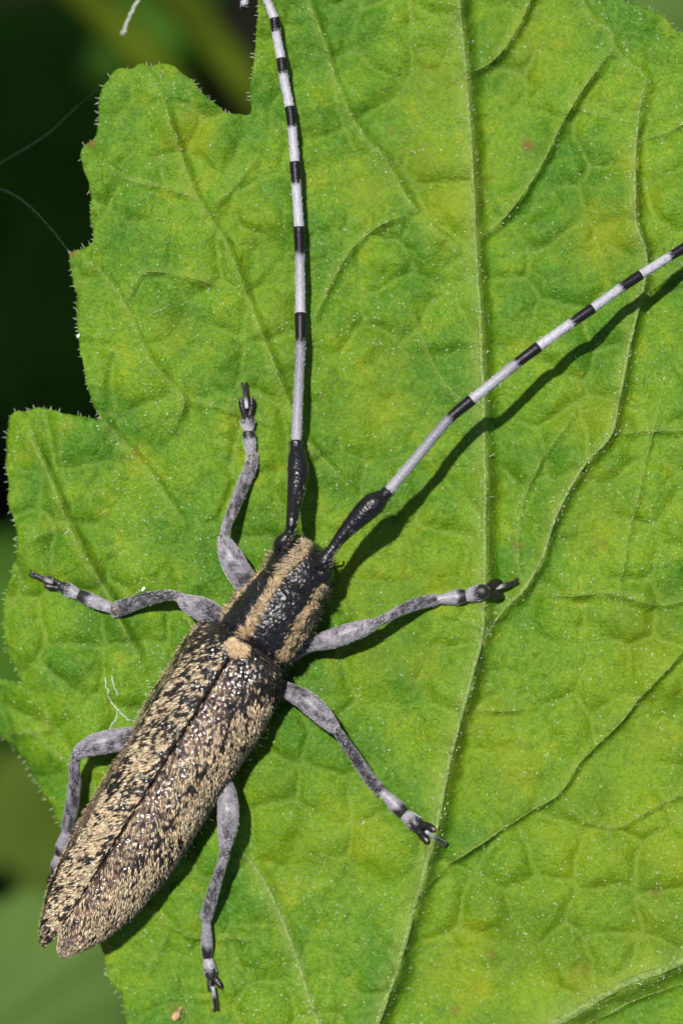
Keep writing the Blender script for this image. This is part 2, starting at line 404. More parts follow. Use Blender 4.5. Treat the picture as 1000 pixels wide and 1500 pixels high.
def inside(x, y, poly):
    c = np.zeros(x.shape, bool); n = len(poly); j = n-1
    for i in range(n):
        xi, yi = poly[i]; xj, yj = poly[j]
        if yi != yj: c ^= ((yi > y) != (yj > y)) & (x < (xj-xi)*(y-yi)/(yj-yi)+xi)
        j = i
    return c
gx, gy = np.meshgrid(np.arange(-60, 1030, 4.6), np.arange(-40, 1540, 4.6)); gx = gx+2.3*(np.arange(gx.shape[0]) % 2)[:, None]
ox, oy = np.meshgrid(np.arange(-100, 1600, 17.), np.arange(-360, 1840, 17.))
om = (ox < -60) | (ox > 1030) | (oy < -40) | (oy > 1540)
ptx = np.concatenate([gx.ravel(), ox[om]]); pty = np.concatenate([gy.ravel(), oy[om]])
ptx = ptx+rng.uniform(-.9, .9, ptx.shape); pty = pty+rng.uniform(-.9, .9, pty.shape)
k = inside(ptx, pty, op); ptx = ptx[k]; pty = pty[k]
# keep interior points off the margin
cell = {}
for a, b in op: cell.setdefault((int(a//6), int(b//6)), []).append((a, b))
def far(a, b):
    i, j = int(a//6), int(b//6)
    for u in (-1, 0, 1):
        for v in (-1, 0, 1):
            for c in cell.get((i+u, j+v), ()):
                if (c[0]-a)**2+(c[1]-b)**2 < 9: return False
    return True
k = np.array([far(a, b) for a, b in zip(ptx, pty)]); ptx = ptx[k]; pty = pty[k]
allp = np.vstack([op, np.stack([ptx, pty], 1)]); no_ = len(op)
res = geometry.delaunay_2d_cdt([Vector(p) for p in allp.tolist()], [(i, (i+1) % no_) for i in range(no_)], [], 1, 1e-4)
lv = np.array([tuple(v) for v in res[0]]); lf = [list(f)[::-1] for f in res[2]]
zz = base_h(lv[:, 0], lv[:, 1]); vz, vein = vein_h(lv[:, 0], lv[:, 1]); zz = zz+vz; pk, pv = pucker(lv[:, 0], lv[:, 1]); zz = zz+pk; vein = np.maximum(vein, pv)
LV = np.stack([(lv[:, 0]-500)/100, (750-lv[:, 1])/100, zz], 1)
if True:   # make sure faces look up
    a, b, c = LV[lf[0][0]], LV[lf[0][1]], LV[lf[0][2]]
    if np.cross(b-a, c-a)[2] < 0: lf = [f[::-1] for f in lf]
def spots(lst):
    s = np.zeros(len(lv))
    for x, y, r, a in lst:
        d = np.hypot(lv[:, 0]-x, lv[:, 1]-y)*(1+.5*(vnoise(lv[:, 0]/9, lv[:, 1]/9, 31)-.5)); s = np.maximum(s, a*np.exp(-(d/r)**2))
    return s
yl = [(288,195,34,.8),(775,60,60,.5),(540,275,40,.6),(620,240,50,.6),(655,300,45,.7),(880,345,50,.8),(920,240,28,.6),(700,250,40,.4),(940,290,26,.7),
      (250,485,28,.5),(370,330,40,.4),(410,460,40,.4),(560,600,50,.5),(640,120,50,.5),(500,840,60,.4),(640,860,40,.5),(545,960,50,.4),(940,930,60,.6),(760,1130,55,.6),
      (740,1100,40,.6),(530,1220,60,.5),(620,970,40,.5),(950,1350,60,.6),(700,1380,60,.6),(850,1440,40,.7),(700,1440,60,.6),(950,1080,60,.5),(400,1150,50,.3),(870,760,60,.4),
      (205,672,22,.8),(300,100,25,.3),(720,1050,50,.5),(870,610,50,.5),(990,1260,60,.6),(560,520,50,.4),(465,1250,60,.4),(640,1440,40,.5),(900,1230,150,.42),(780,1400,130,.42),(930,1010,110,.35),(700,1120,90,.3),(560,820,90,.25),(430,560,90,.2)]
br = [(773,211,9,.9),(757,800,7,.6),(131,207,8,.9),(103,367,8,.9),(258,1490,9,.5),(575,190,5,.3),(199,667,3,.9),(721,1401,6,.6),(667,1483,6,.5),(880,795,8,.35),
      (958,1307,7,.5),(853,1415,10,.35),(862,700,6,.3),(275,170,5,.4)]
loc = (P(530, 1650, lh(530, 1650)))
leaf = thing('leaf', (loc[0], loc[1], loc[2]), 'large lobed green leaf with yellow mottling that the beetle stands on', 'leaf')
blade = mesh_obj('blade', LV, lf, M_leaf, leaf, attrs={'vein': vein, 'yellow': spots(yl), 'brown': spots(br)})
sm = blade.modifiers.new('thickness', 'SOLIDIFY'); sm.thickness = .045; sm.offset = -1

def on_leaf(x, y, dz=0.):
    z = leaf_h(np.atleast_1d(x), np.atleast_1d(y))+dz
    return np.stack([(np.atleast_1d(x)-500)/100, (750-np.atleast_1d(y))/100, z], -1)
for kk, q, dd, hw, rel in SEGS:
    if kk in ('K', 'J2', 'J3', 'S2', 'G2'): continue
    qq = catmull(VEINS[kk][0], 10)
    qq = qq[inside(qq[:, 0], qq[:, 1], op)]
    t = np.linspace(0, 1, len(qq))
    r = (hw*(.0085 if kk == 'L' else .0066) if hw > 4.5 else hw*.0048)*(np.minimum(1, np.minimum(t, 1-t)*5+.25) if kk not in ('mid', 'L') else .55+.45*t if kk == 'mid' else .6+.4*t)
    r = r*(.85+.3*vnoise(t*len(qq)/3, t*0, 5))
    pts = on_leaf(qq[:, 0], qq[:, 1], 0.); pts[:, 2] -= r*(.26 if hw > 4.5 else .42)
    V, F, *_ = tube(pts, r, 8, 1, .50)
    mesh_obj('midrib' if kk == 'mid' else 'vein', V, F, M_rib if kk in ('mid', 'L', 'R', 'A') else M_vein, blade)
b0 = on_leaf(530, 1650)[0]
V, F, *_ = tube([b0+[0, .05, -.02], b0+[-.05, -.5, -.8], b0+[.1, -1.2, -4], b0+[.6, -2.2, -14], b0+[1.5, -3, -30], [b0[0]+2, b0[1]-3.2, GZ-.3]],
                [.10, .16, .17, .2, .24, .3], 12, 8)
mesh_obj('petiole', V, F, M_petiole, leaf)

# short glassy hairs over the blade, longer bristles on the margin and along the veins
n = 12000
hx = rng.uniform(-40, 1010, n); hy = rng.uniform(-10, 1510, n); k = inside(hx, hy, op)
dens = fbm(hx/60, hy/60, 44, 2); k &= rng.random(n) < sst(.3, .62, dens)*.8+.12
hx = hx[k]; hy = hy[k]
ex = []; ey = []
for kk, q, dd, hw, rel in SEGS:
    L = np.linalg.norm(np.diff(q, axis=0), axis=1).sum(); m = int(L*(.30 if kk in ('mid', 'L', 'A', 'R') else .10)); t = rng.random(m)
    ex.append(np.interp(t, dd, q[:, 0])+rng.normal(0, hw*.9+2, m)); ey.append(np.interp(t, dd, q[:, 1])+rng.normal(0, hw*.9+2, m))
ex = np.concatenate(ex); ey = np.concatenate(ey); k = inside(ex, ey, op) & (ex < 1020) & (ey < 1520)
hx = np.concatenate([hx, ex[k]]); hy = np.concatenate([hy, ey[k]]); n = len(hx)
az = rng.uniform(0, 2*np.pi, n); tl = rng.uniform(.15, .9, n)
hairs('leaf_hairs', on_leaf(hx, hy), np.stack([np.cos(az)*np.cos(tl), np.sin(az)*np.cos(tl), np.sin(tl)], 1),
      rng.uniform(.012, .040, n)*np.where(rng.random(n) < .025, 2.6, 1), .0025+.0105*rng.random(n)**2.5, M_leafhair, leaf)
vis = (op[:, 0] > -60) & (op[:, 0] < 1020) & (op[:, 1] > -40) & (op[:, 1] < 1520)
e = op[vis]; en = nn[vis]
if inside(np.array([e[5, 0]+en[5, 0]*6]), np.array([e[5, 1]+en[5, 1]*6]), op)[0]: en = -en
sel = rng.random(len(e)) < .5; e = e[sel]; en = en[sel]
d2 = np.stack([en[:, 0], -en[:, 1]], 1)+rng.normal(0, .45, (len(e), 2)); 
hairs('margin_bristles', on_leaf(e[:, 0]-en[:, 0], e[:, 1]-en[:, 1], -.01), np.column_stack([d2, rng.uniform(-.1, .6, len(e))]),
      rng.uniform(.03, .10, len(e)), rng.uniform(.004, .007, len(e)), M_leafhair, leaf)

# ------------------------------------------------------------------ the beetle
ORG = np.array([346., 950.]); AX = np.array([-.5285, .8489]); RT = np.array([.8489, .5285])
def TW(px, py):
    d = np.array([px, py])-ORG; return d@AX, d@RT
def B(t, wv, z):
    """body frame (t back along the body, w to its right, in px) to the scene"""
    t = np.asarray(t, float); wv = np.asarray(wv, float); z = np.asarray(z, float)-.10
    return P(ORG[0]+AX[0]*t+RT[0]*wv, ORG[1]+AX[1]*t+RT[1]*wv, z)
bx_, by_ = P(215, 1150, 0)[:2]
beetle = thing('longhorn_beetle', (bx_, by_, lh(215, 1150)), 'longhorn beetle with black and white banded antennae and golden mottled wing covers on a leaf', 'beetle')
GOLD = np.array([.60, .445, .255]); TAN = np.array([.66, .50, .315])

Rp = [TW(*p) for p in [(416,1008),(380,1076),(336,1140),(296,1204),(264,1256),(228,1304),(192,1344),(152,1376),(112,1396)]]
Lp = [TW(*p) for p in [(256,960),(228,1004),(192,1068),(160,1128),(120,1196),(88,1260),(70,1304),(60,1352)]]
rt = np.array([(-20, 56), (-15, 70), (-6, 79)]+Rp+[(512, 29), (516.5, 24), (518.5, 19.5)]); ltt = np.array([(-20, -47), (-13, -60), (4, -70)]+Lp+[(505, -24), (513, -18), (518, -11)])
wr_ = lambda t: np.interp(t, rt[:, 0], rt[:, 1]); wl_ = lambda t: np.interp(t, ltt[:, 0], ltt[:, 1])
def smoothed(f, t, k=7):
    return sum(f(np.asarray(t)+o) for o in np.linspace(-k, k, 7))/7
z0_ = lambda t: np.interp(t, [-20, 0, 150, 420, 520], [.50, .50, .42, .40, .44])
hz_ = lambda t: np.interp(t, [-20, -8, 10, 60, 200, 330, 430, 490, 519], [.58, .70, .78, .84, .84, .72, .50, .28, .05])
def ely(side, nt_=230, nu=70):
    ts = -20+538.4*np.linspace(0, 1, nt_)**1.0
    wr = np.where(ts < 500, smoothed(wr_, np.minimum(ts, 505), 6), wr_(ts)); wl = np.where(ts < 500, smoothed(wl_, np.minimum(ts, 505), 6), wl_(ts))
    c = (wr+wl)/2; H = np.maximum((wr-wl)/2, .5)
    hz = hz_(ts); z0 = z0_(ts)
    sp = np.interp(ts, [478, 500, 518.4], [0, 5, 0])
    tip = 18.8 if side > 0 else -10.0
    win = np.where(ts < 490, 0., np.interp(ts, [490, 500, 510, 516, 518.5], np.array([0, 3, 8, 13, 19.] if side > 0 else [0, -1., -3, -6, -11])))+side*.10
    s_in = np.clip((win-c)/H, -1, 1)
    ee = .86
    th_in = np.arcsin(np.sign(s_in)*np.abs(s_in)**(1/ee))
    u = np.linspace(0, 1, nu)
    th_out = side*(np.pi/2+.42)
    TH = th_in[:, None]+(th_out-th_in[:, None])*u[None]
    S_ = np.sign(np.sin(TH))*np.abs(np.sin(TH))**ee; Cz = np.sign(np.cos(TH))*np.abs(np.cos(TH))**ee
    Wv = c[:, None]+H[:, None]*S_; T = np.repeat(ts[:, None], nu, 1)
    Z = z0[:, None]+np.where(Cz > 0, hz[:, None]*Cz, .35*Cz*np.minimum(1, hz[:, None]*2))
    dsut = np.abs(Wv-win[:, None])
    Z = Z-.035*np.exp(-(dsut/1.8)**2)+.020*np.exp(-((dsut-6)/4)**2)           # seam between the wing covers
    Z = Z-.10*np.exp(-((T+20)/9)**2)                                           # rounded front rim
    Z = Z+.030*(fbm(T/13, Wv/11, 71, 2)-.5)*np.minimum(1, hz[:, None]*2)
    # soft shoulder bump
    Z = Z+.07*np.exp(-((T-18)/22)**2-((np.abs(Wv-c[:, None])-H[:, None]*.62)/18)**2)
    return T, Wv, Z, u, c, H
def gold_mask(T, Wv, side):
    """how densely golden hair covers a place on the wing covers (0..1)"""
    T = np.asarray(T, float); Wv = np.asarray(Wv, float)
    a = T*.92+np.abs(Wv)*.45; b = np.abs(Wv)*.9-T*.30                         # hair lies back and outwards, in streaks
    m = .40*fbm(a/11, b/7.5, 101+side*7, 2)+.60*fbm(a/4.6, b/3.3, 131+side*5, 2)
    big = fbm(T/40, Wv/36, 151+side, 2)
    bias = np.interp(T, [-20, 30, 90, 170, 260, 330, 430, 519], [-.16, -.10, -.04, -.012, -.005, .012, .022, .0])
    bias = bias+np.where((Wv > 25) & (T < 90), -.10*(1-np.clip(T, 0, 90)/90), 0)+.22*(big-.5)
    edge = np.where(side > 0, sst(58, 74, np.abs(Wv))*sst(25, 60, T)*(1-sst(230, 300, T)), 0)*.10
    edge = edge+(.10*sst(62, 88, np.abs(Wv)) if side < 0 else 0)
    return sst(.445, .545, m+bias+edge)

elytra_data = {}
for side in (-1, 1):
    T, Wv, Z, u, c, H = ely(side)
    V = B(T, Wv, Z).reshape(-1, 3); nt_, nu = T.shape
    i = np.arange(nt_-1)[:, None]*nu; j = np.arange(nu-1)[None]
    F = np.stack([i+j, i+nu+j, i+nu+j+1, i+j+1], -1).reshape(-1, 4)
    if side < 0: F = F[:, ::-1]
    G0 = V.reshape(nt_, nu, 3); AR = np.concatenate([np.zeros((nt_, 1)), np.cumsum(np.linalg.norm(np.diff(G0, axis=1), axis=2), 1)], 1)*100*side
    gm = gold_mask(T, AR, side).reshape(-1)
    nz = fbm(T.ravel()/5, Wv.ravel()/5, 77, 2)
    bare = np.array([.016, .013, .012]); warm = np.array([.17, .115, .075])
    k = gm*(.5+.7*nz); colr = bare+(warm-bare)*np.clip(k, 0, 1)[:, None]
    glint_tint = np.exp(-((Wv.ravel()-16)/26)**2)*sst(20, 80, T.ravel()) if side > 0 else 0*gm  # pinkish glints beside the seam, painted into the base colour
    colr = colr+(np.array([.22, .125, .095])-colr)*(.65*glint_tint*sst(.35, .7, nz))[:, None]
    tipc = sst(470, 512, T.ravel())[:, None]; colr = colr*(1-tipc)+np.array([.20, .155, .115])*tipc
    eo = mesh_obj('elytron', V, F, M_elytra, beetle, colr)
    so = eo.modifiers.new('thickness', 'SOLIDIFY'); so.thickness = .03; so.offset = -1
    eo['label'] = 'left wing cover mottled with golden hair' if side < 0 else 'right wing cover mottled with golden hair and glinting beside the seam'
    # golden hair
    G = V.reshape(nt_, nu, 3)
    dT = np.gradient(G, axis=0); dU = np.gradient(G, axis=1); Nn = norm(np.cross(dT, dU))
    Nn = np.where(Nn[..., 2:] < -.6, -Nn, Nn)
    if side > 0 and Nn[nt_//2, nu//3, 2] < 0 or side < 0 and Nn[nt_//2, nu//3, 2] < 0: Nn = -Nn
    m = 30000
    ii = rng.integers(0, nt_-1, m); jj = np.minimum((rng.random(m)*nu*.90).astype(int), nu-2)
    f1 = rng.random(m)[:, None]; f2 = rng.random(m)[:, None]
    p = G[ii, jj]*(1-f1)*(1-f2)+G[ii+1, jj]*f1*(1-f2)+G[ii, jj+1]*(1-f1)*f2+G[ii+1, jj+1]*f1*f2
    tt = T[ii, jj]+f1[:, 0]*2.3; ww = Wv[ii, jj]*(1-f2[:, 0])+Wv[ii, jj+1]*f2[:, 0]
    g_ = gold_mask(tt, AR[ii, jj]*(1-f2[:, 0])+AR[ii, jj+1]*f2[:, 0], side)
    # weight by local area, and thin out over the glossy strip beside the seam
    area = np.linalg.norm(np.cross(dT, dU), axis=-1)[ii, jj]; area = area/np.percentile(area, 90)
    pr = g_*np.clip(area, .12+.45*sst(420, 485, tt), 1)*.85+.006
    if side > 0: pr = pr*(1-.68*np.exp(-((ww-20)/24)**2)*sst(0, 60, tt)*(1-.7*sst(420, 480, tt)))
    pr = pr*(1-.8*np.exp(-(ww/4.0)**2)*(tt < 480))
    k = rng.random(m) < pr
    p = p[k]; tt = tt[k]; ww = ww[k]; N_ = Nn[ii, jj][k]; tan = norm(dT[ii, jj][k]); out = norm(dU[ii, jj][k])
    spread = .55+.5*(fbm(tt/30, ww/30, 211, 2)-.5)
    d = tan*.85+out*spread[:, None]+N_*.30+rng.normal(0, .16, p.shape)
    hc = TAN*(1+.36*rng.normal(0, 1, (len(p), 1)).clip(-1.5, 1.7))+rng.normal(0, .012, p.shape)
    pale = (rng.random(len(p)) < .15)[:, None]; hc = np.where(pale, hc*1.25+.03, hc)
    hairs('setae', p+N_*.004, d, rng.uniform(.05, .10, len(p))*(1-.5*sst(470, 510, tt)), rng.uniform(.0048, .0080, len(p)), M_hair, eo, hc.clip(.02, .9))
    # short matt black hair over the bare places
    m = 16000; ii = rng.integers(0, nt_-1, m); jj = np.minimum((rng.random(m)*nu*.90).astype(int), nu-2); f1 = rng.random((m, 1)); f2 = rng.random((m, 1))
    p = G[ii, jj]*(1-f1)*(1-f2)+G[ii+1, jj]*f1*(1-f2)+G[ii, jj+1]*(1-f1)*f2+G[ii+1, jj+1]*f1*f2
    g_ = gold_mask(T[ii, jj], AR[ii, jj], side); pr = (1-g_)*(.75 if side < 0 else .75*(1-np.exp(-((Wv[ii, jj]-22)/26)**2)))
    k = rng.random(m) < pr; ii = ii[k]; jj = jj[k]
    hairs('setae', p[k], norm(dT[ii, jj])*.85+norm(dU[ii, jj])*.5+Nn[ii, jj]*.3+rng.normal(0, .2, (len(ii), 3)), rng.uniform(.05, .09, len(ii)), .006, M_hair, eo,
          np.array([.022, .017, .014])*rng.uniform(.5, 1.8, (len(ii), 1)))
    # pale fringe along the outer margin, and a few long standing hairs
    e_j = int(nu*.80); m = 260
    ii = rng.integers(4, nt_-2, m); p = G[ii, e_j+rng.integers(-4, 5, m)]
    out3 = norm(dU[ii, e_j]*1.0); out3[:, 2] = .05
    lateral = np.tile(np.array([RT[0], -RT[1], 0])*side, (m, 1))
    d = lateral*.9+norm(dT[ii, e_j])*.6+rng.normal(0, .25, (m, 3))
    hairs('fringe', p, d, rng.uniform(.03, .07, m), .0045, M_hair, eo, GOLD*.8)
    m = 34 if side > 0 else 12; ii = rng.integers(6, 140, m); p = G[ii, e_j]
    hairs('fringe', p, np.tile(np.array([RT[0], -RT[1], .3])*side, (m, 1))+rng.normal(0, .5, (m, 3)), rng.uniform(.08, .20, m), .0035, M_hair, eo, np.array([.6, .55, .42]))
    elytra_data[side] = (G, T, Wv)

# one continuous body: head, pronotum, and abdomen beneath the wing covers
ST = np.array([ # t, wl, wr, ztop, zbot
 (-193, 0, 22, .72, .40), (-191, -8, 32, .86, .26), (-187, -16, 42, .98, .16), (-182, -22, 49, 1.06, .10), (-174, -27, 55, 1.12, .08), (-162, -29, 62, 1.17, .08), (-148, -29, 68, 1.21, .09),
 (-136, -29, 71, 1.24, .10), (-128, -28, 71, 1.245, .12), (-124.5, -27, 70, 1.235, .13), (-122.5, -26, 69, 1.20, .14), (-120, -27, 71, 1.25, .13), (-116, -29, 73, 1.285, .12), (-105, -32, 75, 1.31, .12), (-88, -36, 77.5, 1.335, .12), (-70, -39, 79, 1.345, .12),
 (-52, -41, 79, 1.34, .12), (-36, -42, 78, 1.32, .13), (-28, -42, 77, 1.29, .14), (-24, -41, 75, 1.25, .15), (-21, -40, 73, 1.18, .16), (-16, -42, 70, 1.12, .15), (0, -55, 66, 1.10, .12), (40, -60, 66, 1.12, .10), (150, -62, 70, 1.10, .12),
 (260, -54, 72, 1.02, .18), (350, -42, 62, .88, .26), (430, -30, 46, .72, .36), (470, -18, 32, .62, .42), (484, -8, 20, .56, .46)], float)
tq = np.concatenate([np.linspace(-193, -184, 10), np.linspace(-183, -18, 150), np.linspace(-16, 484, 60)])
nr = 120; A = np.arange(nr)/nr*2*np.pi
f = lambda k: np.interp(tq, ST[:, 0], ST[:, k])
wl, wr, zt, zb = f(1), f(2), f(3), f(4)
c = (wl+wr)/2; H = (wr-wl)/2; zc = (zt+zb)/2; hh = (zt-zb)/2
ex_ = .88
ca = np.sign(np.cos(A))*np.abs(np.cos(A))**ex_; sa = np.sign(np.sin(A))*np.abs(np.sin(A))**ex_
Wb = c[:, None]+H[:, None]*ca[None]; Zb = zc[:, None]+hh[:, None]*sa[None]; Tb = np.repeat(tq[:, None], nr, 1)
# front of the head leans back towards the top; median groove of the head, dents of the pronotum
Tb = Tb+np.where(Tb < -150, -(Zb-.6)*6*0, 0)
topm = sst(.2, .9, sa)[None]
Zb = Zb-.045*np.exp(-((Wb-6)/5)**2)*topm*(Tb < -140)*sst(-120, -150, Tb)
pn = (Tb > -118) & (Tb < -24)
Zb = Zb+pn*topm*(.035*(fbm(Tb/11, Wb/13, 61, 2)-.5)+.012*np.sin(Tb/4.2+2*vnoise(Tb/20, Wb/20, 8))*.6)
GB = B(Tb, Wb, Zb); V = GB.reshape(-1, 3)
n0 = len(tq); i = np.arange(n0-1)[:, None]*nr; j = np.arange(nr)[None]; jn = (j+1) % nr
F = np.stack([i+j, i+jn, i+nr+jn, i+nr+j], -1).reshape(-1, 4).tolist()
F = [q[::-1] for q in F]
F.append(list(range(nr))); F.append(list(range((n0-1)*nr, n0*nr))[::-1])
def stripe(t, wv, z):
    """golden bands of head and pronotum"""
    wob = 5*(fbm(t/16, wv/16, 301, 2)-.5); edge = 6*(vnoise(t/4, wv/3, 305)-.5)
    mid = np.interp(t, [-190, -172, -130, -70, -20], [8, 6, -1, 0, 1]); hw = np.interp(t, [-190, -165, -140, -110, -20], [9, 8, 6.5, 4.5, 7])
    m1 = sst(4, -3, np.abs(wv-mid+wob)-hw+edge)
    m2 = sst(4, -3, np.abs(wv-np.interp(t, [-150, -100, -20], [62, 60, 66])+wob)-np.interp(t, [-150, -100, -20], [4.5, 4.5, 4.5])+edge)*sst(-162, -150, t)
    m3 = sst(3, -3, wv-np.interp(t, [-120, -70, -20], [-29, -38, -41])+edge)*sst(-135, -118, t)
    m4 = sst(72, 78, wv+edge)*.45*sst(-150, -140, t)
    return np.clip(np.maximum.reduce([m1, m2, m3, m4]), 0, 1)
tv, wv2, zv = Tb.ravel(), Wb.ravel(), Zb.ravel()
gs = stripe(tv, wv2, zv)*(tv < -18)
colr = np.array([.0085, .0075, .009])+(np.array([.20, .125, .055])-.008)*(gs*(.6+.4*vnoise(tv/3, wv2/3, 9)))[:, None]
colr = np.where((tv > -16)[:, None], np.array([.05, .045, .04]), colr)
body = mesh_obj('body', V, F, M_chitin, beetle, colr)
# hair of head and pronotum
dT = np.gradient(GB, axis=0); dA = np.roll(GB, -1, 1)-np.roll(GB, 1, 1); NB = norm(np.cross(dA, dT))
if NB[90, 30, 2] < 0: NB = -NB
m = 26000
ii = rng.integers(3, 161, m); jj = rng.integers(0, nr, m); f1 = rng.random(m)[:, None]; f2 = rng.random(m)[:, None]; j2 = (jj+1) % nr
p = GB[ii, jj]*(1-f1)*(1-f2)+GB[ii+1, jj]*f1*(1-f2)+GB[ii, j2]*(1-f1)*f2+GB[ii+1, j2]*f1*f2
t_ = Tb[ii, jj]; w_ = Wb[ii, jj]; up_ = np.sin(A[jj])
g_ = stripe(t_, w_, Zb[ii, jj]); k = (rng.random(m) < g_*.85+.004) & (up_ > -.35)
p = p[k]; t_ = t_[k]; w_ = w_[k]; N_ = NB[ii, jj][k]; tn_ = norm(dT[ii, jj][k]); la = norm(dA[ii, jj][k]); sg = np.sign(w_-np.interp(t_, [-190, -20], [4, 0]))[:, None]
rtv = np.array([RT[0], -RT[1], 0.]); 
med = (np.abs(w_) < 26)[:, None]
d = np.where(med, -tn_*.55*np.where(t_ < -120, -1, 1)[:, None]*.9+rtv*(-.55+0*sg), tn_*.9-rtv*sg*.25)+N_*.28+rng.normal(0, .18, p.shape)
hc = (GOLD*(1+.28*rng.normal(0, 1, (len(p), 1)).clip(-1.4, 1.6))).clip(.03, .9)
headm = sst(-110, -150, t_)[:, None]; hc = hc*(1-headm)+(np.array([.50, .40, .25])*(hc[:, :1]/GOLD[0]))*headm
hairs('setae', p, d, rng.uniform(.05, .105, len(p)), rng.uniform(.0034, .0058, len(p)), M_hair, body, hc)
m = 1500; ii = rng.integers(3, 161, m); jj = rng.integers(0, nr, m); k = np.sin(A[jj]) > -.2; ii = ii[k]; jj = jj[k]
hairs('bristles', GB[ii, jj], NB[ii, jj]+rng.normal(0, .45, (len(ii), 3)), rng.uniform(.06, .15, len(ii)), .0045, M_hair, body, np.array([.03, .027, .025]))
m = 260; ii = rng.integers(40, 150, m); jj = np.where(rng.random(m) < .5, rng.integers(nr-8, nr, m), rng.integers(nr//2-2, nr//2+6, m)) % nr
hairs('fringe', GB[ii, jj], NB[ii, jj]+rng.normal(0, .4, (m, 3)), rng.uniform(.06, .14, m), .0045, M_hair, body, GOLD)

# scutellum: a small heart of dense golden hair
na, nrr = 36, 10
a = np.arange(na)/na*2*np.pi
def heart(r):
    x = np.sin(a)*17.5; y = np.cos(a)*12
    y = y-5.0*np.exp(-((a-np.pi)/.55)**2)*-1.0+np.where(np.cos(a) > 0, 3.5*np.cos(a), 0)
    return x*r, y*r
VV = []; 
for q in range(nrr):
    r = 1-q/(nrr-.5); x, y = heart(r)
    z = 1.28+.06*np.sqrt(max(0, 1-r**2.2))
    VV.append(B(-4+y, 1+x, np.full(na, z)-.0008*np.abs(x)))
VV = np.vstack(VV); F = []
for q in range(nrr-1):
    for s in range(na): F.append([q*na+s, q*na+(s+1) % na, (q+1)*na+(s+1) % na, (q+1)*na+s])
F.append([(nrr-1)*na+s for s in range(na)])
scu = mesh_obj('scutellum', VV, [f_[::-1] for f_ in F], M_hair, beetle, np.array([.74, .54, .32])*(.85+.3*rng.random((len(VV), 1))))
base_ring = VV[:na].copy(); base_ring[:, 2] -= .2
m = 1300; q = rng.integers(0, len(VV), m); cen = VV.mean(0)
d = np.tile(np.array([AX[0], -AX[1], .25]), (m, 1))+rng.normal(0, .3, (m, 3)); 
hairs('setae', VV[q]+rng.normal(0, .012, (m, 3)), d, rng.uniform(.03, .06, m), .006, M_hair, scu, (np.array([.76, .56, .33])*(1+.12*rng.normal(0, 1, (m, 1)))).clip(.05, .9))

# eyes wrapped behind the antenna sockets
def blob(centre, rad, axes, nu=14, nv=20, bump=0.):
    U = np.linspace(0, np.pi, nu); Vv = np.arange(nv)/nv*2*np.pi
    q = np.stack([np.sin(U)[:, None]*np.cos(Vv)[None], np.sin(U)[:, None]*np.sin(Vv)[None], np.cos(U)[:, None]+0*Vv[None]], -1)
    pts = np.asarray(centre)+(q*np.asarray(rad))@np.asarray(axes)
    i = np.arange(nu-1)[:, None]*nv; j = np.arange(nv)[None]; jn = (j+1) % nv
    F = np.stack([i+j, i+nv+j, i+nv+jn, i+jn], -1).reshape(-1, 4)
    return pts.reshape(-1, 3), F
axf = np.array([AX[0], -AX[1], 0.]); frame = np.stack([axf, rtv, [0, 0, 1.]])
BLK = np.array([.008, .0075, .009])
for (t_, w_, z_, rr) in ((-160, 49, .93, (.17, .17, .22)), (-158, -16, .86, (.16, .15, .22))):
    V, F = blob(B(t_, w_, z_), rr, frame, 18, 26)
    # kidney notch towards the antenna socket
    d = V-B(t_-14, w_-(6 if w_ > 0 else -6), z_+.12); dd_ = np.linalg.norm(d, axis=1)
    V = V+norm(d)*(.05*np.exp(-(dd_/.10)**2))[:, None]
    mesh_obj('eye', V, F, M_shiny, body, BLK)
# feelers of the mouth peeping out at the right cheek, and the jaws under the face
for pts, r0 in (([(-172, 48, .45), (-180, 62, .42), (-186, 68, .50), (-192, 66, .58)], .022),):
    pp = np.array([B(*q) for q in pts]); V, F, s, *_ = tube(pp, np.linspace(r0, r0*.6, len(pts)), 8, 4)
    mesh_obj('palp', V, F, M_limb, body, np.array([.20, .12, .05]))
for w_ in (0, 22):
    pp = np.array([B(-178, w_+3*np.sign(w_-11), .30), B(-188, w_, .24), B(-192, 11+(w_-11)*.3, .22)])
    V, F, *_ = tube(pp, [.07, .05, .012], 8, 5); mesh_obj('mandible', V, F, M_shiny, body, BLK)

# ---- antennae
def limb_hairs(name, tb, nh, ln, wd, colr, parent, lift=.35, sel=None, back=1.):
    V, F, s, a, N, T = tb
    ns = int(np.sum(s == s[0]))
    q = rng.integers(ns, len(V)-2*ns, nh)
    if sel is not None: q = q[sel(s[q], a[q])]
    q1 = q//ns*ns+(q % ns+1) % ns; f1 = rng.random((len(q), 1)); f2 = rng.random((len(q), 1))
    root = (V[q]*(1-f1)+V[q1]*f1)*(1-f2)+(V[q+ns]*(1-f1)+V[q1+ns]*f1)*f2
    nrm = norm(N[q]*(1-f1)+N[q1]*f1)
    d = T[q]*back+nrm*lift+rng.normal(0, .14, (len(q), 3))
    lnv = rng.uniform(.7, 1.3, len(q))*ln
    hairs(name, root-nrm*.003, d, lnv, wd, M_hair, parent, (np.asarray(colr)*(1+.25*rng.normal(0, 1, (len(q), 1)).clip(-1.5, 1.5))).clip(.01, .9))

